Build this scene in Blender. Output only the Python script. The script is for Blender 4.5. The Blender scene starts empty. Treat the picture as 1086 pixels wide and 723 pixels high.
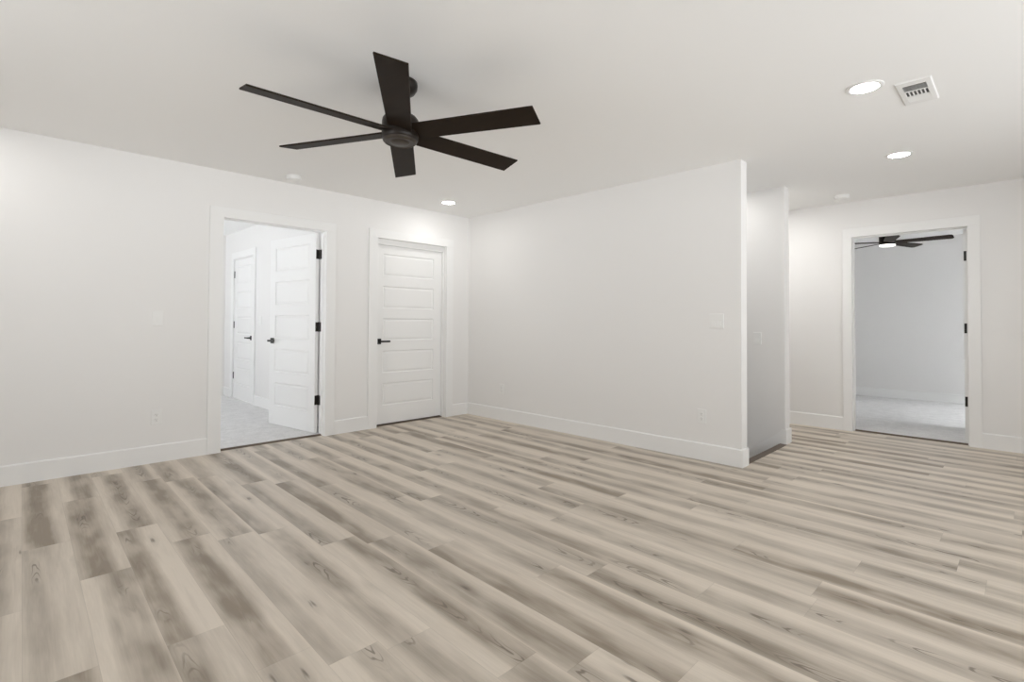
import bpy, bmesh, math, random
from mathutils import Vector, Matrix

sc = bpy.context.scene
PI = math.pi
H = 2.44                      # ceiling height

# ------------------------------------------------------------------ camera
yaw, tilt, roll = 0.7846, 0.0181, 0.0054
fh = Vector((-math.sin(yaw), math.cos(yaw), 0)); rh = Vector((math.cos(yaw), math.sin(yaw), 0)); up = Vector((0, 0, 1))
F = fh*math.cos(tilt) + up*math.sin(tilt)
U = -fh*math.sin(tilt) + up*math.cos(tilt)
R = rh*math.cos(roll) + U*math.sin(roll)
U = -rh*math.sin(roll) + U*math.cos(roll)
cam_data = bpy.data.cameras.new('camera')
cam_data.sensor_fit = 'HORIZONTAL'
cam_data.sensor_width = 36.0
cam_data.lens = 545.0/1086*36
cam_data.shift_y = -(361.5 - 332.75)/1086
cam_data.clip_start = 0.05
cam = bpy.data.objects.new('camera', cam_data)
sc.collection.objects.link(cam)
m = Matrix((R, U, -F)).transposed().to_4x4()
m.translation = Vector((4.9214, -4.1584, 1.1261))
cam.matrix_world = m
sc.camera = cam

# ------------------------------------------------------------------ sky, exposure
SKY, LOW_FILL = 2.25, 5.1        # radiance of the overcast sky; lower half is added fill that brightens the ceiling
w = bpy.data.worlds.new('sky'); sc.world = w
w.use_nodes = True
nt = w.node_tree
bg = nt.nodes['Background']
tc = nt.nodes.new('ShaderNodeTexCoord'); sp = nt.nodes.new('ShaderNodeSeparateXYZ'); mr = nt.nodes.new('ShaderNodeMapRange')
mr.inputs['From Min'].default_value = -.05; mr.inputs['From Max'].default_value = .05
mr.inputs['To Min'].default_value = LOW_FILL; mr.inputs['To Max'].default_value = SKY
nt.links.new(tc.outputs['Generated'], sp.inputs[0]); nt.links.new(sp.outputs[2], mr.inputs['Value'])
nt.links.new(mr.outputs[0], bg.inputs['Strength'])
bg.inputs['Color'].default_value = (.955, .98, 1.0, 1)
sc.view_settings.view_transform = 'Standard'
sc.view_settings.look = 'None'
sc.view_settings.gamma = 1.0
sc.view_settings.exposure = 0.05
sc.view_settings.use_curve_mapping = False
sc.cycles.use_denoising = True
sc.cycles.max_bounces = 14
sc.cycles.diffuse_bounces = 10
sc.cycles.transparent_max_bounces = 16
sc.cycles.sample_clamp_indirect = 6.0
LAMP = 65.0                   # radiance of the recessed lamps' lenses

def portal(loc, rot, sx, sy, power=0, spread=PI):
    l = bpy.data.lights.new('daylight', 'AREA'); l.shape = 'RECTANGLE'
    l.size, l.size_y = sx, sy
    l.cycles.is_portal = not power
    l.energy = power or 1
    l.spread = spread
    l.color = (.95, .98, 1.0) if power else (1, 1, 1)
    o = bpy.data.objects.new('daylight', l); sc.collection.objects.link(o)
    o.location = loc; o.rotation_euler = rot

# ------------------------------------------------------------------ materials
class NT:
    def __init__(self, name):
        self.m = bpy.data.materials.new(name); self.m.use_nodes = True
        self.t = self.m.node_tree; self.n = self.t.nodes; self.l = self.t.links
        self.b = self.n['Principled BSDF']
    def inp(self, sock, v):
        if isinstance(v, bpy.types.NodeSocket): self.l.new(v, sock)
        elif v is not None: sock.default_value = v
    def math(self, op, a, b=None, c=None, clamp=False):
        n = self.n.new('ShaderNodeMath'); n.operation = op; n.use_clamp = clamp
        self.inp(n.inputs[0], a); self.inp(n.inputs[1], b); self.inp(n.inputs[2], c)
        return n.outputs[0]
    def sstep(self, x, lo, hi):
        n = self.n.new('ShaderNodeMapRange'); n.interpolation_type = 'SMOOTHSTEP'
        self.inp(n.inputs['Value'], x); self.inp(n.inputs['From Min'], lo); self.inp(n.inputs['From Max'], hi)
        return n.outputs[0]
    def vec(self, x, y, z):
        n = self.n.new('ShaderNodeCombineXYZ')
        for i, v in enumerate((x, y, z)): self.inp(n.inputs[i], v)
        return n.outputs[0]
    def noise(self, v, scale=1, detail=2, rough=.5, dist=0):
        n = self.n.new('ShaderNodeTexNoise')
        self.inp(n.inputs['Vector'], v); self.inp(n.inputs['Scale'], scale); self.inp(n.inputs['Detail'], detail)
        self.inp(n.inputs['Roughness'], rough); self.inp(n.inputs['Distortion'], dist)
        return n.outputs['Fac']
    def white(self, v):
        n = self.n.new('ShaderNodeTexWhiteNoise'); n.noise_dimensions = '2D'
        self.inp(n.inputs['Vector'], v)
        return n.outputs['Value']
    def mix(self, f, a, b, mode='MIX'):
        n = self.n.new('ShaderNodeMix'); n.data_type = 'RGBA'; n.blend_type = mode
        self.inp(n.inputs[0], f); self.inp(n.inputs[6], a); self.inp(n.inputs[7], b)
        return n.outputs[2]
    def obj_xyz(self):
        tc = self.n.new('ShaderNodeTexCoord'); s = self.n.new('ShaderNodeSeparateXYZ')
        self.l.new(tc.outputs['Object'], s.inputs[0])
        return tc.outputs['Object'], s.outputs
    def bump(self, h, strength, dist):
        n = self.n.new('ShaderNodeBump'); n.inputs['Strength'].default_value = strength
        n.inputs['Distance'].default_value = dist
        self.l.new(h, n.inputs['Height']); self.l.new(n.outputs[0], self.b.inputs['Normal'])
    def set(self, col=None, rough=None, metal=None, spec=None):
        self.inp(self.b.inputs['Base Color'], (*col, 1) if isinstance(col, tuple) else col)
        self.inp(self.b.inputs['Roughness'], rough); self.inp(self.b.inputs['Metallic'], metal)
        self.inp(self.b.inputs['Specular IOR Level'], spec)
        return self

def paint(name, col, rough, bump=.06, scale=140):
    t = NT(name); v, _ = t.obj_xyz()
    t.set(col, rough, 0, .35)
    if bump: t.bump(t.noise(v, scale, 2), bump, .002)
    return t.m

M = {}
M['wall'] = paint('wall_paint', (.83, .823, .815), .62)
M['ceiling'] = paint('ceiling_paint', (.90, .90, .895), .75)
M['trim'] = paint('trim_paint', (.86, .86, .855), .38, .02, 30)
M['door'] = paint('door_paint', (.86, .86, .855), .36, .02, 30)
M['plastic'] = paint('white_plastic', (.84, .84, .83), .35, 0)
M['slot'] = paint('slot_shadow', (.10, .10, .10), .6, 0)
M['black'] = paint('black_metal', (.013, .012, .011), .42, 0)
M['hinge'] = paint('dark_bronze_metal', (.02, .016, .013), .45, 0)
M['vent_grey'] = paint('duct_metal', (.30, .30, .30), .6, 0)
M['outside'] = paint('joinery_white', (.8, .8, .8), .5, 0)

def fan_blade_mat():
    t = NT('fan_blade_finish'); v, s = t.obj_xyz()
    n = t.noise(t.vec(t.math('MULTIPLY', s[0], 6), t.math('MULTIPLY', s[1], 70), s[2]), 1, 3)
    t.set(t.mix(n, (.014, .0085, .005, 1), (.022, .0142, .009, 1)), .55, 0, .12)
    return t.m
M['blade'] = fan_blade_mat()
def bronze():
    t = NT('oil_rubbed_bronze'); v, s = t.obj_xyz()
    n = t.noise(v, 40, 2)
    t.set(t.mix(n, (.012, .0085, .006, 1), (.019, .0135, .0098, 1)), .36, .2, .3)
    return t.m
M['bronze'] = bronze()
def bronze_light():
    t = NT('brushed_bronze_cap'); v, s = t.obj_xyz()
    t.set(t.mix(t.noise(v, 60, 2), (.05, .041, .034, 1), (.075, .062, .052, 1)), .42, .5, .4)
    return t.m
M['bronze_cap'] = bronze_light()

def emit(name, col, s):
    t = NT(name); t.set((.9, .9, .9), .4)
    t.b.inputs['Emission Color'].default_value = (*col, 1)
    t.b.inputs['Emission Strength'].default_value = s
    return t.m
M['lens'] = emit('lit_lens', (1, .985, .955), LAMP)
M['stair_lens'] = emit('lit_stair_lens', (1, .985, .955), 85)
M['passage_lens'] = emit('lit_passage_lens', (1, .985, .955), 200)
M['fan_lens'] = emit('lit_fan_lens', (1, .95, .88), 3)

def glass():
    t = NT('window_glass')
    tr = t.n.new('ShaderNodeBsdfTransparent'); gl = t.n.new('ShaderNodeBsdfGlossy'); gl.inputs['Roughness'].default_value = .02
    fr = t.n.new('ShaderNodeFresnel'); fr.inputs['IOR'].default_value = 1.25
    mx = t.n.new('ShaderNodeMixShader')
    t.l.new(fr.outputs[0], mx.inputs[0]); t.l.new(tr.outputs[0], mx.inputs[1]); t.l.new(gl.outputs[0], mx.inputs[2])
    out = [n for n in t.n if n.type == 'OUTPUT_MATERIAL'][0]
    t.l.new(mx.outputs[0], out.inputs['Surface'])
    return t.m
M['glass'] = glass()

def carpet():
    t = NT('carpet_pile'); v, s = t.obj_xyz()
    a = t.noise(v, 320, 3, .7); b = t.noise(v, 9, 3, .6); c = t.noise(v, 60, 2, .6)
    f = t.math('ADD', t.math('MULTIPLY', a, .45), t.math('ADD', t.math('MULTIPLY', b, .25), t.math('MULTIPLY', c, .3)))
    t.set(t.mix(t.sstep(f, .3, .7), (.62, .615, .615, 1), (.88, .875, .875, 1)), .95, 0, .1)
    t.bump(t.math('ADD', a, c), .6, .006)
    return t.m
M['carpet'] = carpet()

PW, PL = .182, 1.32
def planks():
    t = NT('vinyl_plank_floor'); v, s = t.obj_xyz()
    ma = t.math
    x = s[0]; y = ma('ADD', s[1], ma('MULTIPLY', s[0], .024))
    ry = ma('DIVIDE', ma('ADD', y, 40.056), PW)
    row = ma('FLOOR', ry); fy = ma('FRACT', ry)
    r0 = t.white(t.vec(row, 3.7, 0))
    rx = ma('DIVIDE', ma('ADD', ma('ADD', x, 30), ma('MULTIPLY', r0, 9.1)), PL)
    col = ma('FLOOR', rx); fx = ma('FRACT', rx)
    i1 = t.white(t.vec(row, col, 0)); i2 = t.white(t.vec(ma('ADD', row, .37), ma('ADD', col, 7.3), 0))
    i3 = t.white(t.vec(ma('ADD', row, 11.9), ma('ADD', col, 2.1), 0))
    z = ma('MULTIPLY', i1, 57.0)
    # soft streaks that run with the plank
    broad = t.noise(t.vec(ma('MULTIPLY', x, .9), ma('MULTIPLY', y, 7), z), 1, 2, .5, .4)
    mid = t.noise(t.vec(ma('MULTIPLY', x, 2.2), ma('MULTIPLY', y, 30), z), 1, 3, .6, .3)
    fine = t.noise(t.vec(ma('MULTIPLY', x, 7), ma('MULTIPLY', y, 180), z), 1, 2, .6)
    cloud = t.noise(t.vec(ma('MULTIPLY', x, 3.2), ma('MULTIPLY', y, 9), ma('ADD', z, 9)), 1, 2)
    # heartwood band: dark towards one side, pale sapwood at the other edge
    c0 = ma('ADD', .12, ma('MULTIPLY', i2, .62))
    wob = ma('MULTIPLY', ma('SUBTRACT', broad, .5), .45)
    dv = ma('ADD', ma('SUBTRACT', fy, c0), wob)
    heart = ma('SUBTRACT', 1, t.sstep(ma('ABSOLUTE', dv), .10, .47))
    amt = ma('ADD', .42, ma('MULTIPLY', i3, .58))
    f = ma('MULTIPLY', heart, amt)
    f = ma('MULTIPLY', f, ma('ADD', .45, ma('MULTIPLY', t.sstep(cloud, .3, .66), .55)))
    f = ma('ADD', f, ma('MULTIPLY', ma('SUBTRACT', mid, .5), .62))
    f = ma('ADD', f, ma('MULTIPLY', ma('SUBTRACT', fine, .5), .2))
    f = ma('ADD', f, ma('MULTIPLY', ma('SUBTRACT', i1, .5), .2))
    f = ma('ADD', f, .12, clamp=True)
    warm = t.mix(ma('MULTIPLY', t.sstep(i3, .3, 1), .5), (.270, .229, .181, 1), (.285, .225, .162, 1))
    colr = t.mix(f, (.71, .634, .542, 1), warm)
    # chains of small cathedral arches along the middle of the heartwood
    vv = ma('MULTIPLY', dv, PW/.015)
    sgn = ma('SUBTRACT', ma('MULTIPLY', ma('GREATER_THAN', i2, .5), 2), 1)
    q = ma('ADD', ma('MULTIPLY', x, 9.5), ma('MULTIPLY', ma('MULTIPLY', vv, vv), ma('MULTIPLY', sgn, .5)))
    q = ma('ADD', q, ma('MULTIPLY', ma('SUBTRACT', t.noise(t.vec(ma('MULTIPLY', x, 5), ma('MULTIPLY', y, 22), z), 1, 2), .5), 3.4))
    arch = t.sstep(ma('SINE', ma('MULTIPLY', q, 6.283)), .35, 1.0)
    gate = t.sstep(t.noise(t.vec(ma('MULTIPLY', x, 2.6), ma('MULTIPLY', row, 3.1), z), 1, 1), .50, .62)
    lane = ma('SUBTRACT', 1, t.sstep(ma('ABSOLUTE', vv), .5, 1.9))
    arch = ma('MULTIPLY', ma('MULTIPLY', arch, lane), gate)
    # knots
    vo = t.n.new('ShaderNodeTexVoronoi'); vo.voronoi_dimensions = '3D'; vo.feature = 'F1'
    t.inp(vo.inputs['Vector'], t.vec(ma('MULTIPLY', x, 2.7), ma('ADD', ma('MULTIPLY', y, 11), ma('MULTIPLY', mid, .8)), ma('MULTIPLY', i1, 40)))
    vo.inputs['Scale'].default_value = 1
    d = vo.outputs['Distance']
    rs = t.n.new('ShaderNodeSeparateColor'); t.l.new(vo.outputs['Color'], rs.inputs[0])
    kg = t.sstep(rs.outputs[0], .62, .7)
    core = ma('MULTIPLY', kg, ma('SUBTRACT', 1, t.sstep(d, .03, .13)))
    halo = ma('MULTIPLY', kg, ma('SUBTRACT', 1, t.sstep(d, .05, .42)))
    figure = ma('ADD', ma('MULTIPLY', arch, .7), ma('ADD', ma('MULTIPLY', core, .6), ma('MULTIPLY', halo, .18)), clamp=True)
    colr = t.mix(figure, colr, (.125, .098, .072, 1))
    # joints
    ey = ma('MULTIPLY', ma('MINIMUM', fy, ma('SUBTRACT', 1, fy)), PW)
    ex = ma('MULTIPLY', ma('MINIMUM', fx, ma('SUBTRACT', 1, fx)), PL)
    e = ma('MINIMUM', ey, ex)
    seam = ma('SUBTRACT', 1, t.sstep(e, .0003, .0016))
    colr = t.mix(ma('MULTIPLY', seam, .2), colr, (.13, .11, .09, 1))
    t.set(colr, ma('ADD', .34, ma('MULTIPLY', fine, .1)), 0, .4)
    t.bump(ma('SUBTRACT', ma('MULTIPLY', fine, .25), ma('MULTIPLY', seam, 1)), .2, .001)
    return t.m
M['planks'] = planks()
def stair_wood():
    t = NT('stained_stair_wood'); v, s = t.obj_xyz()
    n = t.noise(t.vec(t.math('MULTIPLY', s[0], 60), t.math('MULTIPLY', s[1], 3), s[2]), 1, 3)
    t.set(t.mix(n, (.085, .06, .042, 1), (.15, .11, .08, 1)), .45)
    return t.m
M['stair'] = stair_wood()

# ------------------------------------------------------------------ mesh helpers
def link(name, me, mat, parent=None):
    o = bpy.data.objects.new(name, me); sc.collection.objects.link(o)
    if mat is not None:
        for mm in (mat if isinstance(mat, (list, tuple)) else [mat]): me.materials.append(mm)
    if parent is not None: o.parent = parent
    return o
def obj(name, bm, mat, parent=None, smooth=False):
    bmesh.ops.recalc_face_normals(bm, faces=bm.faces)
    me = bpy.data.meshes.new(name); bm.to_mesh(me); bm.free()
    if smooth:
        for p in me.polygons: p.use_smooth = True
        me.set_sharp_from_angle(angle=math.radians(38))
    return link(name, me, mat, parent)
def struct(o):
    o['kind'] = 'structure'; return o
def box(bm, x0, x1, y0, y1, z0, z1, bevel=0, seg=2):
    r = bmesh.ops.create_cube(bm, size=1)
    vs = r['verts']
    for v in vs:
        v.co = Vector((x0 + (v.co.x+.5)*(x1-x0), y0 + (v.co.y+.5)*(y1-y0), z0 + (v.co.z+.5)*(z1-z0)))
    if bevel:
        es = list({e for v in vs for e in v.link_edges})
        bmesh.ops.bevel(bm, geom=es, offset=bevel, segments=seg, affect='EDGES', profile=.5)
    return bm
def box_verts(bm, *a):
    n = len(bm.verts); box(bm, *a); bm.verts.ensure_lookup_table()
    return bm.verts[n:]
def new(): return bmesh.new()
def prism(bm, pts, axis, a, b):
    """polygon pts in the two axes other than `axis`, extruded from a to b"""
    def co(p, t):
        c = list(p); c.insert(axis, t); return Vector(c)
    A = [bm.verts.new(co(p, a)) for p in pts]; B = [bm.verts.new(co(p, b)) for p in pts]
    n = len(pts)
    bm.faces.new(A); bm.faces.new(B[::-1])
    for i in range(n): bm.faces.new((A[i], A[(i+1) % n], B[(i+1) % n], B[i]))
    return bm
def lathe(bm, prof, n=40, c=(0, 0, 0)):
    """profile of (radius, z) pairs turned about the z axis"""
    rings = []
    for r, z in prof:
        if r < 1e-6: rings.append([bm.verts.new((c[0], c[1], c[2]+z))])
        else: rings.append([bm.verts.new((c[0]+r*math.cos(2*PI*k/n), c[1]+r*math.sin(2*PI*k/n), c[2]+z)) for k in range(n)])
    for a, b in zip(rings, rings[1:]):
        for k in range(n):
            k2 = (k+1) % n
            if len(a) == 1 and len(b) == 1: continue
            if len(a) == 1: bm.faces.new((a[0], b[k], b[k2]))
            elif len(b) == 1: bm.faces.new((a[k], a[k2], b[0]))
            else: bm.faces.new((a[k], a[k2], b[k2], b[k]))
    return bm
def slab(bm, axis, t0, t1, u, v, holes):
    """a plate between t0 and t1 on `axis`, spanning u and v on the other axes, cut by rectangular holes"""
    us = sorted({u[0], u[1], *[h[0] for h in holes], *[h[1] for h in holes]})
    vs = sorted({v[0], v[1], *[h[2] for h in holes], *[h[3] for h in holes]})
    us = [a for a in us if u[0] <= a <= u[1]]; vs = [a for a in vs if v[0] <= a <= v[1]]
    def solid(i, j):
        if i < 0 or j < 0 or i >= len(us)-1 or j >= len(vs)-1: return False
        a, b = (us[i]+us[i+1])/2, (vs[j]+vs[j+1])/2
        return not any(h[0] < a < h[1] and h[2] < b < h[3] for h in holes)
    cache = {}
    def V(i, j, k):
        if (i, j, k) not in cache:
            c = [us[i], vs[j]]; c.insert(axis, (t0, t1)[k]); cache[i, j, k] = bm.verts.new(c)
        return cache[i, j, k]
    for i in range(len(us)-1):
        for j in range(len(vs)-1):
            if not solid(i, j): continue
            bm.faces.new((V(i, j, 0), V(i+1, j, 0), V(i+1, j+1, 0), V(i, j+1, 0)))
            bm.faces.new((V(i, j, 1), V(i+1, j, 1), V(i+1, j+1, 1), V(i, j+1, 1)))
            if not solid(i-1, j): bm.faces.new((V(i, j, 0), V(i, j+1, 0), V(i, j+1, 1), V(i, j, 1)))
            if not solid(i+1, j): bm.faces.new((V(i+1, j, 0), V(i+1, j+1, 0), V(i+1, j+1, 1), V(i+1, j, 1)))
            if not solid(i, j-1): bm.faces.new((V(i, j, 0), V(i+1, j, 0), V(i+1, j, 1), V(i, j, 1)))
            if not solid(i, j+1): bm.faces.new((V(i, j+1, 0), V(i+1, j+1, 0), V(i+1, j+1, 1), V(i, j+1, 1)))
    return bm
def empty(name, loc=(0, 0, 0), rotz=0):
    o = bpy.data.objects.new(name, None); sc.collection.objects.link(o)
    o.empty_display_size = .1
    o.location = loc; o.rotation_euler = (0, 0, rotz)
    return o
def tag(o, label, cat, group=None):
    o['label'] = label; o['category'] = cat
    if group: o['group'] = group
    return o

# ------------------------------------------------------------------ the shell
L1, Y2, X2, Y3 = 3.3325, 1.0989, 3.3143, 2.2739     # partition end, stair wall, its end, back wall
WT = .115
XR, YR = 7.0, -6.3                                  # right wall, rear wall
D1 = (-2.785, -1.857, 2.03)                         # left wall doorway (y0, y1, top)
D2 = (-1.282, -.358, 2.038)
D3 = (3.62, 4.545, 2.06)                            # back wall doorway (x0, x1, top)
B1 = (-3.73, -1.70, -5.4)                           # bedroom behind the left wall: far x, near-right y, far-left y
B3 = (2.5, 6.4, 5.6)                                # room behind the back wall: x0, x1, far y
ID = (-3.29, -2.50, 2.03)                           # closed door inside the bedroom
NZ = 3.285                                          # edge of the floor at the stairs

struct(obj('floor', slab(new(), 2, -.2, 0, (-.06, XR), (YR, Y3+.06), [(-.02, NZ, WT-.05, Y2+.05)]), M['planks']))
struct(obj('ceiling', slab(new(), 2, H, H+.15, (B1[0]-.12, XR+.12), (YR-.12, B3[2]+.12), []), M['ceiling']))
struct(obj('wall_left', slab(new(), 0, -WT, 0, (YR, Y3+WT), (-.2, H),
       [(D1[0]-.018, D1[1]+.018, -.3, D1[2]+.018), (D2[0]-.018, D2[1]+.018, -.3, D2[2]+.018)]), M['wall']))
struct(obj('wall_partition', slab(new(), 1, 0, WT, (0, L1), (-2.75, H), []), M['wall']))
struct(obj('wall_stair', slab(new(), 1, Y2, Y2+.13, (0, X2), (-2.75, H), []), M['wall']))
struct(obj('wall_stair_end', slab(new(), 0, -WT, 0, (0, Y2+.13), (-2.75, -.2), []), M['wall']))
struct(obj('wall_back', slab(new(), 1, Y3, Y3+WT, (0, XR), (-.2, H), [(D3[0]-.018, D3[1]+.018, -.3, D3[2]+.018)]), M['wall']))
W1 = (-5.4, -2.6, .12, 2.15); W2 = (-2.5, .75, .12, 2.15); W3 = (1.8, 3.9, .15, 2.15)
W4 = (-3.4, -.6, .3, 1.9); W5 = (3.2, 5.4, .25, 1.1)
struct(obj('wall_right', slab(new(), 0, XR, XR+WT, (YR-.12, Y3+WT), (-.2, H), [W1, W2]), M['wall']))
struct(obj('wall_rear', slab(new(), 1, YR-WT, YR, (-WT, XR), (-.2, H), [W3]), M['wall']))
# bedroom behind the left wall
struct(obj('wall_bedroom_side', slab(new(), 1, B1[1], B1[1]+WT, (B1[0], -WT), (-.2, H), [(ID[0], ID[1], 0.0, ID[2])]), M['wall']))
struct(obj('wall_bedroom_far', slab(new(), 0, B1[0]-.12, B1[0], (B1[2]-.12, B1[1]+WT), (-.2, H), []), M['wall']))
struct(obj('wall_bedroom_window', slab(new(), 1, B1[2]-.12, B1[2], (B1[0], -WT), (-.2, H), [W4]), M['wall']))
struct(obj('floor_bedroom', slab(new(), 2, -.2, .012, (B1[0], -.06), (B1[2], B1[1]), [(-WT, 0, B1[2], D1[0]), (-WT, 0, D1[1], 0)]), M['carpet']))
# closets behind the closed doors
bm = new()
box(bm, -.9, -.88, B1[1]+WT, .1, 0, H); box(bm, -.88, -WT, .08, .1, 0, H); box(bm, -.88, -WT, B1[1]+WT, .08, -.05, 0)
struct(obj('wall_closet', bm, M['wall']))
bm = new()
box(bm, B1[0], -2.0, -.62, -.6, 0, H); box(bm, -2.02, -2.0, B1[1]+WT, -.62, 0, H); box(bm, B1[0], -2.02, B1[1]+WT, -.62, -.05, 0)
struct(obj('wall_bathroom', bm, M['wall']))
# room behind the back wall
struct(obj('wall_den_far', slab(new(), 1, B3[2], B3[2]+.12, (B3[0]-.12, B3[1]+.12), (-.2, H), []), M['wall']))
struct(obj('wall_den_left', slab(new(), 0, B3[0]-.12, B3[0], (Y3+WT, B3[2]), (-.2, H), []), M['wall']))
struct(obj('wall_den_right', slab(new(), 0, B3[1], B3[1]+.12, (Y3+WT, B3[2]), (-.2, H), [W5]), M['wall']))
struct(obj('floor_den', slab(new(), 2, -.2, .012, (B3[0], B3[1]), (Y3+.06, B3[2]), [(B3[0], D3[0], Y3, Y3+WT), (D3[1], B3[1], Y3, Y3+WT)]), M['carpet']))

# windows behind the camera and in the side rooms
wn = [0]
def window(axis, t, a0, a1, z0, z1, inward, nv, power=0, down=0, spread=PI):
    wn[0] += 1
    th = .09
    s = -inward
    e0, e1 = sorted((t, t + s*th))
    root = empty('window_%d' % wn[0]); root['kind'] = 'structure'
    fr = new()
    def bx(bm, u0, u1, p0, p1, q0, q1):
        if axis == 0: box(bm, p0, p1, u0, u1, q0, q1, .003, 1)
        else: box(bm, u0, u1, p0, p1, q0, q1, .003, 1)
    f = .05
    bx(fr, a0, a1, e0, e1, z0, z0+f); bx(fr, a0, a1, e0, e1, z1-f, z1)
    for k in range(nv+1):
        c = a0 + f/2 + (a1-a0-f)*k/nv
        bx(fr, c-f/2, c+f/2, e0, e1, z0+f, z1-f)
    o = obj('window_frame', fr, M['outside'], root)
    mid = (e0+e1)/2
    for k in range(nv):
        g = new()
        u0 = a0 + f + (a1-a0-f)*k/nv; u1 = a0 + (a1-a0-f)*(k+1)/nv
        if axis == 0: box(g, mid-.003, mid+.003, u0, u1, z0+f, z1-f)
        else: box(g, u0, u1, mid-.003, mid+.003, z0+f, z1-f)
        obj('pane', g, M['glass'], root)
    tp = t + s*(th+.03)
    cu, cz = (a0+a1)/2, (z0+z1)/2
    if axis == 0:
        portal((tp, cu, cz), (0, (-1 if inward > 0 else 1)*(PI/2 - down), 0), z1-z0, a1-a0, power, spread)
    else:
        portal((cu, tp, cz), ((1 if inward > 0 else -1)*(PI/2 - down), 0, 0), a1-a0, z1-z0, power, spread)
window(0, XR, *W1, -1, 2)
window(0, XR, *W2, -1, 3)
window(1, YR, *W3, 1, 4)
window(1, B1[2], *W4, 1, 2, 22, 1.1, 1.7)
window(0, B3[1], *W5, -1, 2, 34, .7, 1.2)

# ------------------------------------------------------------------ trim
tn = [0]
def trim(bm, mat=None):
    tn[0] += 1
    return struct(obj('trim_%d' % tn[0], bm, mat or M['trim']))
CW, CT = .10, .021        # casing width, thickness
def casing_x(x, s, y0, y1, top, wl, wr, bv=.002):
    """flat casing round a doorway in a wall of constant x; s = side it stands out to"""
    a, b = sorted((x, x+s*CT)); bm = new()
    box(bm, a, b, y0-wl, y0, 0, top, bv, 1); box(bm, a, b, y1, y1+wr, 0, top, bv, 1)
    box(bm, a, b, y0-wl, y1+wr, top, top+CW-.01, bv, 1)
    trim(bm)
def casing_y(y, s, x0, x1, top, wl, wr, bv=.002):
    a, b = sorted((y, y+s*CT)); bm = new()
    box(bm, x0-wl, x0, a, b, 0, top, bv, 1); box(bm, x1, x1+wr, a, b, 0, top, bv, 1)
    box(bm, x0-wl, x1+wr, a, b, top, top+CW-.005, bv, 1)
    trim(bm)
casing_x(0, 1, *D1, .105, .10)
casing_x(0, 1, *D2, .105, .10)
casing_y(Y3, -1, *D3, .085, .09)
casing_x(-WT, -1, D1[0]-.012, D1[1]+.012, D1[2]+.012, .09, .09)
casing_y(Y3+WT, 1, *D3, .085, .09)
casing_y(B1[1], -1, ID[0]-.008, ID[1]+.008, ID[2]+.006, .09, .09)
# jambs and stops (liners set into the openings)
def jamb_x(x0, x1, y0, y1, top, stop, header=None):
    bm = new(); j = .006
    box(bm, x0, x1, y0-.02, y0+j*0, 0, top); box(bm, x0, x1, y1, y1+.02, 0, top); box(bm, x0, x1, y0-.02, y1+.02, top, top+.02)
    if stop:
        a, b, t = stop
        box(bm, a, b, y0, y0+t, 0, top); box(bm, a, b, y1-t, y1, 0, top); box(bm, a, b, y0+t, y1-t, (header or top-t), top)
    trim(bm)
jamb_x(-WT-.002, .002, *D1, (-.078, -.042, .005))
jamb_x(-WT-.002, .002, *D2, (-.075, -.040, .010), 1.980)
bm = new(); a, b = Y3-.002, Y3+WT+.002
box(bm, D3[0]-.02, D3[0], a, b, 0, D3[2]); box(bm, D3[1], D3[1]+.02, a, b, 0, D3[2]); box(bm, D3[0]-.02, D3[1]+.02, a, b, D3[2], D3[2]+.02)
box(bm, D3[0], D3[0]+.011, Y3+.042, Y3+.078, 0, D3[2]); box(bm, D3[1]-.011, D3[1], Y3+.042, Y3+.078, 0, D3[2]); box(bm, D3[0]+.011, D3[1]-.011, Y3+.042, Y3+.078, D3[2]-.011, D3[2])
trim(bm)
# dark transition strips between planks and carpet; dark strip stands in for the dark gap under the closed door
bm = new(); prism(bm, [(-.085, 0), (-.07, .014), (-.058, .014), (-.04, 0)], 1, D1[0], D1[1]); trim(bm, M['stair'])
bm = new(); prism(bm, [(Y3+.085, 0), (Y3+.07, .014), (Y3+.058, .014), (Y3+.04, 0)], 0, D3[0], D3[1]); trim(bm, M['stair'])
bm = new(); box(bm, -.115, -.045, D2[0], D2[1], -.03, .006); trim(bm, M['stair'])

BH, BT = .14, .014
def base_prof(s):
    return [(0, 0), (s*BT, 0), (s*BT, BH-.008), (s*(BT-.005), BH), (0, BH)]
def base(side, runs):
    """runs of (axis of the wall normal, wall plane, outward sign, from, to)"""
    bm = new()
    for ax, t, s, a, b in runs:
        pts = [(t+p, z) for p, z in base_prof(s)]
        prism(bm, pts, 1 if ax == 0 else 0, a, b)
    return struct(obj('baseboard_' + side, bm, M['trim']))
base('left', [(0, 0, 1, YR, D1[0]-.105), (0, 0, 1, D1[1]+.10, D2[0]-.105), (0, 0, 1, D2[1]+.10, 0)])
base('partition', [(1, 0, -1, BT, L1+BT), (0, L1, 1, 0, WT)])
# stair wall: level return at its end, then a skirt board that follows the stairs
bm = new()
SL = .735
prism(bm, [(NZ+.002, 0), (X2+BT, 0), (X2+BT, BH-.005), (3.29, BH-.005), (3.237, .085), (3.237-2.4, .085-2.4*SL), (3.237-2.4, -.02-2.4*SL), (NZ-.03, -.03)], 1, Y2-BT, Y2)
prism(bm, [(X2+p, z) for p, z in base_prof(1)], 1, Y2, Y2+.13)
prism(bm, [(Y2+.13+p, z) for p, z in base_prof(1)], 0, 0, X2+BT)
struct(obj('baseboard_stair', bm, M['trim']))
base('back', [(1, Y3, -1, 0, D3[0]-.085), (1, Y3, -1, D3[1]+.09, XR)])
base('right', [(0, XR, -1, YR, Y3)])
base('rear', [(1, YR, 1, 0, XR)])
base('bedroom', [(1, B1[1], -1, B1[0], ID[0]-.098), (1, B1[1], -1, ID[1]+.098, -WT), (0, B1[0], 1, B1[2], B1[1])])
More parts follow.
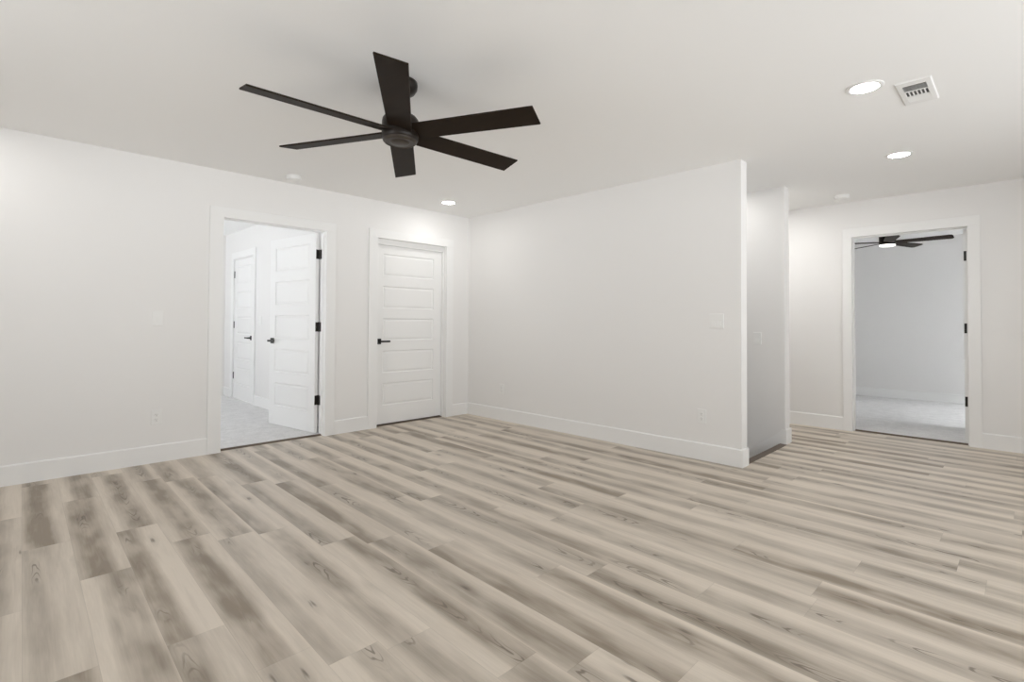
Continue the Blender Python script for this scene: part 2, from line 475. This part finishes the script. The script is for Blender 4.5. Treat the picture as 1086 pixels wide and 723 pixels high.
base('den', [(1, B3[2], -1, B3[0], B3[1]), (0, B3[0], 1, Y3+WT, B3[2]), (0, B3[1], -1, Y3+WT, B3[2])])

# ------------------------------------------------------------------ doors
def door_leaf_bm(wd, ht, th=.035):
    """five-panel leaf in local x 0..wd (hinge edge at 0), y -th/2..th/2, z 0..ht"""
    bm = new()
    st = .112*wd/.9
    xs = [0, st, wd-st, wd]
    k = ht/2.03
    zs = [0]; z = .205*k; zs.append(z)
    for i in range(5):
        z += .256*k; zs.append(z)
        if i < 4: z += .112*k; zs.append(z)
    zs.append(ht)
    for s in (-1, 1):
        y = s*th/2
        g = [[bm.verts.new((x, y, zz)) for zz in zs] for x in xs]
        pan = []
        for i in range(3):
            for j in range(len(zs)-1):
                q = [g[i][j], g[i+1][j], g[i+1][j+1], g[i][j+1]]
                f = bm.faces.new(q if s < 0 else q[::-1])
                if i == 1 and j % 2 == 1: pan.append(f)
        bm.normal_update()
        bmesh.ops.inset_individual(bm, faces=pan, thickness=.013, depth=-.009)
        bmesh.ops.inset_individual(bm, faces=pan, thickness=.010, depth=0)
        bmesh.ops.inset_individual(bm, faces=pan, thickness=.022, depth=.006)
        if s < 0: front = g
        else: back = g
    n = len(zs)
    for j in range(n-1):
        for i in (0, 3): bm.faces.new((front[i][j], front[i][j+1], back[i][j+1], back[i][j]))
    for i in range(3):
        for j in (0, n-1): bm.faces.new((front[i][j], front[i+1][j], back[i+1][j], back[i][j]))
    return bm
def lever_bm(wd, z, s, th=.035, inset=.062):
    """square rose and lever on face s (-1 or +1), lever towards the hinge edge"""
    bm = new(); x = wd-inset; y = s*th/2
    a, b = sorted((y, y+s*.010)); box(bm, x-.030, x+.030, a, b, z-.030, z+.030, .002, 1)
    a, b = sorted((y+s*.010, y+s*.050)); box(bm, x-.010, x+.010, a, b, z-.010, z+.010, .003, 2)
    a, b = sorted((y+s*.042, y+s*.056)); box(bm, x-.118, x+.012, a, b, z-.010, z+.010, .003, 2)
    return bm
def hinge_bm(z, ys, th=.035, plate=None):
    """hinge leaf let into the hinge edge, with its knuckle at the corner ys"""
    bm = new()
    box(bm, -.0025, .001, -th/2+.002, th/2-.002, z-.047, z+.047)
    if plate:                 # the leaf screwed to the jamb, given in world space
        mi, (x0, x1, y0, y1) = plate
        r = box_verts(bm, x0, x1, y0, y1, z-.047, z+.047)
        for v in r: v.co = mi @ Vector((v.co.x, v.co.y, 0)) + Vector((0, 0, v.co.z))
    r = bmesh.ops.create_cone(bm, segments=14, radius1=.0072, radius2=.0072, depth=.098, cap_ends=True)
    for v in r['verts']: v.co += Vector((-.004, ys*(th/2+.003), z))
    return bm
dn = [0]
def door(loc, ang, wd, ht, handles=(-1, 1), hinges=None, hz=.905, ys=1, jamb=None):
    dn[0] += 1
    leaf = obj('door_%d' % dn[0], door_leaf_bm(wd, ht), M['door'])
    leaf['kind'] = 'structure'
    leaf.location = loc; leaf.rotation_euler = (0, 0, ang)
    for s in handles: obj('door_handle', lever_bm(wd, hz, s), M['black'], leaf)
    mi = (Matrix.Translation(Vector((loc[0], loc[1], 0))) @ Matrix.Rotation(ang, 4, 'Z')).inverted()
    for z in hinges or []: obj('hinge', hinge_bm(z, ys, plate=(mi, jamb) if jamb else None), M['hinge'], leaf)
    return leaf
HZ = (.325, 1.062, 1.795)
# open leaf into the bedroom: hinge edge near the right jamb
a1 = math.radians(-171.2)
dirv = Vector((math.cos(a1), math.sin(a1), 0)); nrm = Vector((-dirv.y, dirv.x, 0))      # local +y
# visible face (towards the camera) passes through (-.104,-1.875)
p = Vector((-.130, -1.899, .016)) + (-nrm if nrm.y > 0 else nrm)*-.0175
o1 = door(p, a1, .862, 2.008, hinges=HZ, ys=-1, jamb=(-.116, -.080, D1[1]-.002, D1[1]+.001))
# closed leaf in the left wall
door((-.0945, D2[1]-.005, .014), -PI/2, D2[1]-D2[0]-.010, 1.966, handles=(1,), hinges=[])
# closed leaf inside the bedroom, hinged at its left
door((ID[0]+.004, B1[1]+.0185, .02), 0, ID[1]-ID[0]-.008, 2.0, handles=(-1,), hinges=HZ, ys=-1, hz=.885)
# leaf swung open into the far room, only its hinge edge in view
door((D3[1]-.0205, Y3+WT+.008, .02), math.radians(90), .90, 2.03, handles=(-1,), hinges=(.38, 1.08, 1.775), ys=-1)

# ------------------------------------------------------------------ stairs going down
st = empty('staircase', (NZ, (WT+Y2)/2, -2.66))
tag(st, 'brown staircase going down behind the white partition, its nosing at the plank floor', 'stairs')
def loc(bm, o): 
    bmesh.ops.translate(bm, verts=bm.verts, vec=-Vector(o.location)); return bm
bm = new(); prism(bm, [(NZ, -.03), (NZ+.049, -.005), (NZ+.049, .003), (NZ-.010, .005), (NZ-.019, -.004), (NZ-.016, -.03)], 1, WT+.001, Y2-BT-.001)
obj('nosing', loc(bm, st), M['stair'], st)
rise, run = .19, .255
for k in range(13):
    x1 = NZ - k*run; z = -(k+1)*rise
    if x1-run < 0: break
    bm = new(); box(bm, x1-run-.02, x1-.001, WT+.001, Y2-BT-.001, z-.03, z, .006, 2)
    obj('tread', loc(bm, st), M['stair'], st)
    bm = new(); box(bm, x1-.018, x1-.001, WT+.001, Y2-BT-.001, z, z+rise-.031)
    obj('riser', loc(bm, st), M['trim'], st)

# ------------------------------------------------------------------ ceiling fan in the main room
def blade_bm(r0, r1, w0, w1, th, pitch, cut=0, rnd=0):
    """blade along +x; the counter-clockwise edge (+y) hangs lower"""
    bm = new(); N = 14
    top, bot = [], []
    outline = [(r0, -w0/2), (r1-cut, -w1/2)]
    if rnd:
        outline = [(r0, -w0/2)]
        for k in range(7): 
            a = -PI/2 + PI/2*k/6; outline.append((r1-rnd+rnd*math.cos(a), -w1/2+rnd+rnd*math.sin(a)))
        for k in range(7):
            a = PI/2*k/6; outline.append((r1-rnd+rnd*math.cos(a), w1/2-rnd+rnd*math.sin(a)))
        outline.append((r0, w0/2))
    else:
        outline += [(r1, w1/2), (r0, w0/2)]
    cp, sp = math.cos(pitch), math.sin(pitch)
    def P(x, y, z): return (x, y*cp + z*sp, -y*sp + z*cp)
    A = [bm.verts.new(P(x, y, -th/2)) for x, y in outline]; B = [bm.verts.new(P(x, y, th/2)) for x, y in outline]
    n = len(outline)
    bm.faces.new(A[::-1]); bm.faces.new(B)
    for i in range(n): bm.faces.new((A[i], A[(i+1) % n], B[(i+1) % n], B[i]))
    bmesh.ops.bevel(bm, geom=[e for e in bm.edges], offset=.0018, segments=1, affect='EDGES')
    return bm
FAN = (2.525, -2.62)
fan = empty('ceiling_fan', (FAN[0], FAN[1], H))
tag(fan, 'large dark bronze ceiling fan with six flat blades hanging in the main room', 'ceiling fan')
obj('canopy', lathe(new(), [(0, 0), (.080, 0), (.084, -.004), (.086, -.020), (.083, -.042), (.070, -.062), (.045, -.077), (.022, -.082), (0, -.082)], 48), M['bronze'], fan, True)
body = Matrix.Rotation(-.028, 4, 'X')
def fpart(name, bm, mat, smooth=True):
    bmesh.ops.translate(bm, verts=bm.verts, vec=(0, 0, .065)); bmesh.ops.transform(bm, matrix=body, verts=bm.verts)
    bmesh.ops.translate(bm, verts=bm.verts, vec=(0, 0, -.065))
    return obj(name, bm, mat, fan, smooth)
fpart('downrod', lathe(new(), [(0, -.055), (.0135, -.055), (.0135, -.19), (0, -.19)], 20), M['bronze'])
fpart('coupling', lathe(new(), [(0, -.155), (.022, -.155), (.026, -.16), (.026, -.185), (.04, -.196), (0, -.196)], 28), M['bronze'])
fpart('motor_housing', lathe(new(), [(0, -.186), (.055, -.188), (.083, -.196), (.096, -.212), (.099, -.23), (.099, -.306), (.097, -.318), (.090, -.326), (0, -.326)], 56), M['bronze'])
fpart('switch_cap', lathe(new(), [(0, -.322), (.092, -.322), (.091, -.331), (.084, -.338), (.080, -.3395), (.078, -.336), (.052, -.336), (.048, -.341), (.040, -.3445), (0, -.346)], 56), M['bronze_cap'])
BZ = -.283
for k in range(6):
    bm = blade_bm(.07, .778, .130, .142, .009, math.radians(13))
    bmesh.ops.transform(bm, matrix=Matrix.Translation((0, 0, BZ)) @ Matrix.Rotation(math.radians(24.5 + 60*k), 4, 'Z'), verts=bm.verts)
    fpart('blade', bm, M['blade'], False)

# fan in the far room, close to the ceiling, with a lit lens
F3 = (3.665, 3.99)
fan3 = empty('ceiling_fan', (F3[0], F3[1], H))
tag(fan3, 'small dark ceiling fan with a lit lens seen through the right doorway', 'ceiling fan')
obj('canopy', lathe(new(), [(0, 0), (.075, 0), (.075, -.05), (.06, -.07), (0, -.07)], 40), M['bronze'], fan3, True)
obj('motor_housing', lathe(new(), [(0, -.06), (.086, -.065), (.09, -.08), (.09, -.266), (.087, -.272), (0, -.272)], 48), M['bronze'], fan3, True)
obj('lens', lathe(new(), [(0, -.27), (.086, -.27), (.086, -.283), (.08, -.289), (0, -.291)], 48), M['fan_lens'], fan3, True)
for k in range(5):
    bm = blade_bm(.08, .66, .10, .135, .008, math.radians(12), rnd=.03)
    bmesh.ops.transform(bm, matrix=Matrix.Translation((0, 0, -.242)) @ Matrix.Rotation(math.radians(-4 + 72*k), 4, 'Z'), verts=bm.verts)
    obj('blade', bm, M['blade'], fan3)

# ------------------------------------------------------------------ recessed lights
def downlight(x, y, label, lens='lens'):
    r = empty('recessed_light', (x, y, H))
    tag(r, label, 'ceiling light', 'recessed ceiling lights')
    obj('trim_ring', lathe(new(), [(.066, 0), (.089, 0), (.090, -.003), (.086, -.006), (.070, -.0065), (.066, -.004), (.066, 0)], 48), M['plastic'], r, True)
    obj('lens', lathe(new(), [(0, -.0005), (.067, -.0005), (.067, -.004), (.055, -.0052), (0, -.0055)], 48), M[lens], r, True)
downlight(.48, -.70, 'small round lit ceiling light near the corner above the closed white door')
downlight(4.305, -.79, 'biggest lit ceiling light in view, beside the square air vent')
downlight(4.245, .73, 'lit round ceiling light in front of the right doorway')
downlight(2.78, .66, 'lit ceiling light over the stairs, hidden behind the white partition', 'stair_lens')
downlight(2.9, 1.5, 'lit ceiling light in the passage, hidden behind the stair wall', 'passage_lens')
downlight(.48, -4.45, 'lit ceiling light out of frame by the left wall')

# ------------------------------------------------------------------ smoke alarms
def alarm(x, y, label):
    r = empty('smoke_alarm', (x, y, H))
    tag(r, label, 'smoke alarm', 'smoke alarms')
    obj('mounting_plate', lathe(new(), [(0, 0), (.066, 0), (.066, -.008), (0, -.008)], 40), M['plastic'], r, True)
    obj('cover', lathe(new(), [(0, -.008), (.062, -.008), (.064, -.016), (.058, -.032), (.045, -.037), (.043, -.033), (.030, -.033), (.028, -.038), (0, -.040)], 40), M['plastic'], r, True)
alarm(.268, -2.29, 'white round smoke alarm on the ceiling above the left wall')
alarm(3.615, 1.89, 'white round smoke alarm on the ceiling left of the right doorway')

# ------------------------------------------------------------------ air vent in the ceiling
VX0, VX1, VY0, VY1 = 4.425, 4.585, -.72, -.345
vent = empty('air_vent', ((VX0+VX1)/2, (VY0+VY1)/2, H))
tag(vent, 'white square ceiling air vent with dark louvers beside the biggest ceiling light', 'vent')
hx, hy = (VX1-VX0)/2, (VY1-VY0)/2
bm = new()
# flanged face with a sloped rim round the opening
ix, iy = hx-.028, hy-.055
o_ = [(-hx, -hy), (hx, -hy), (hx, hy), (-hx, hy)]; b_ = [(-hx+.006, -hy+.006), (hx-.006, -hy+.006), (hx-.006, hy-.006), (-hx+.006, hy-.006)]
i_ = [(-ix, -iy), (ix, -iy), (ix, iy), (-ix, iy)]
rings = [[bm.verts.new((x, y, z)) for x, y in r] for r, z in ((o_, 0), (b_, -.007), (i_, -.009), (i_, -.001))]
for a, b in zip(rings, rings[1:]):
    for k in range(4): bm.faces.new((a[k], a[(k+1) % 4], b[(k+1) % 4], b[k]))
obj('frame', bm, M['plastic'], vent)
bm = new(); box(bm, -ix, ix, -iy, iy, -.0012, -.0004)
obj('duct', bm, M['slot'], vent)
y1, y2 = -iy + 2*iy*.36, -iy + 2*iy*.70
def louver(x0, x1, y0, y1_, ang, ax):
    bm = new(); box(bm, -(x1-x0)/2, (x1-x0)/2, -(y1_-y0)/2, (y1_-y0)/2, -.0006, .0006)
    bmesh.ops.rotate(bm, verts=bm.verts, matrix=Matrix.Rotation(ang, 3, ax))
    bmesh.ops.translate(bm, verts=bm.verts, vec=((x0+x1)/2, (y0+y1_)/2, -.0052))
    obj('louver', bm, M['plastic'], vent)
for k in range(6):
    y = -iy + (y1+iy)*(k+.5)/6; louver(-ix, ix, y-.007, y+.007, math.radians(28), 'X')
for k in range(6):
    y = y2 + (iy-y2)*(k+.5)/6; louver(-ix, ix, y-.007, y+.007, math.radians(-28), 'X')
for k in range(7):
    x = -ix + 2*ix*k/6; x0, x1 = max(-ix, x-.0035), min(ix, x+.0035); louver(x0, x1, y1+.004, y2-.004, 0, 'Y')
for y in (y1, y2):
    bm = new(); box(bm, -ix, ix, y-.004, y+.004, -.008, -.002); obj('divider', bm, M['plastic'], vent)

# ------------------------------------------------------------------ switches and outlets
def plate_bm(wd, ht):
    bm = new(); box(bm, -wd/2, wd/2, -.0075, 0, -ht/2, ht/2, .0025, 2); return bm
def wallplate(kind, x, y, z, rot, label, cat, gang=1):
    r = empty(kind, (x, y, z), rot)
    tag(r, label, cat)
    wd = .074 + (gang-1)*.046
    obj('cover_plate', plate_bm(wd, .118), M['plastic'], r)
    for g in range(gang):
        cx = (g-(gang-1)/2)*.046
        if cat == 'light switch':
            bm = new()
            prism(bm, [(-.0055, -.033), (-.0100, -.033), (-.0075, 0), (-.0062, .033), (-.0055, .033)], 0, cx-.0165, cx+.0165)
            obj('rocker', bm, M['plastic'], r)
        else:
            for s in (-1, 1):
                cz = s*.0195
                bm = new(); lathe(bm, [(0, 0), (.0165, 0), (.0165, .003), (.0155, .0038), (0, .0038)], 28)
                bmesh.ops.transform(bm, matrix=Matrix.Translation((cx, -.0055, cz)) @ Matrix.Rotation(PI/2, 4, 'X'), verts=bm.verts)
                rc = obj('receptacle', bm, M['plastic'], r, True)
                bm = new()
                box(bm, cx-.0075, cx-.0055, -.0098, -.0092, cz-.001, cz+.008); box(bm, cx+.0055, cx+.0072, -.0098, -.0092, cz+.0005, cz+.007)
                box(bm, cx-.0025, cx+.0025, -.0098, -.0092, cz-.0105, cz-.006)
                obj('slots', bm, M['slot'], rc)
wallplate('light_switch', 3.136, 0, 1.152, 0, 'wide white double switch plate near the free end of the white partition', 'light switch', 2)
wallplate('light_switch', 3.068, Y2, .991, 0, 'single white switch plate on the stair wall behind the partition', 'light switch')
wallplate('light_switch', 0, -3.249, 1.149, PI/2, 'faint white single switch plate on the left wall above an outlet', 'light switch')
wallplate('light_switch', -2.228, B1[1], 1.14, 0, 'small white switch plate beside the bedroom closet door', 'light switch')
wallplate('wall_outlet', 3.011, 0, .361, 0, 'white outlet on the partition below the double switch plate', 'outlet')
wallplate('wall_outlet', .610, 0, .360, 0, 'white outlet on the partition near the room corner', 'outlet')
wallplate('wall_outlet', 0, -3.247, .361, PI/2, 'white outlet on the left wall left of the open doorway', 'outlet')
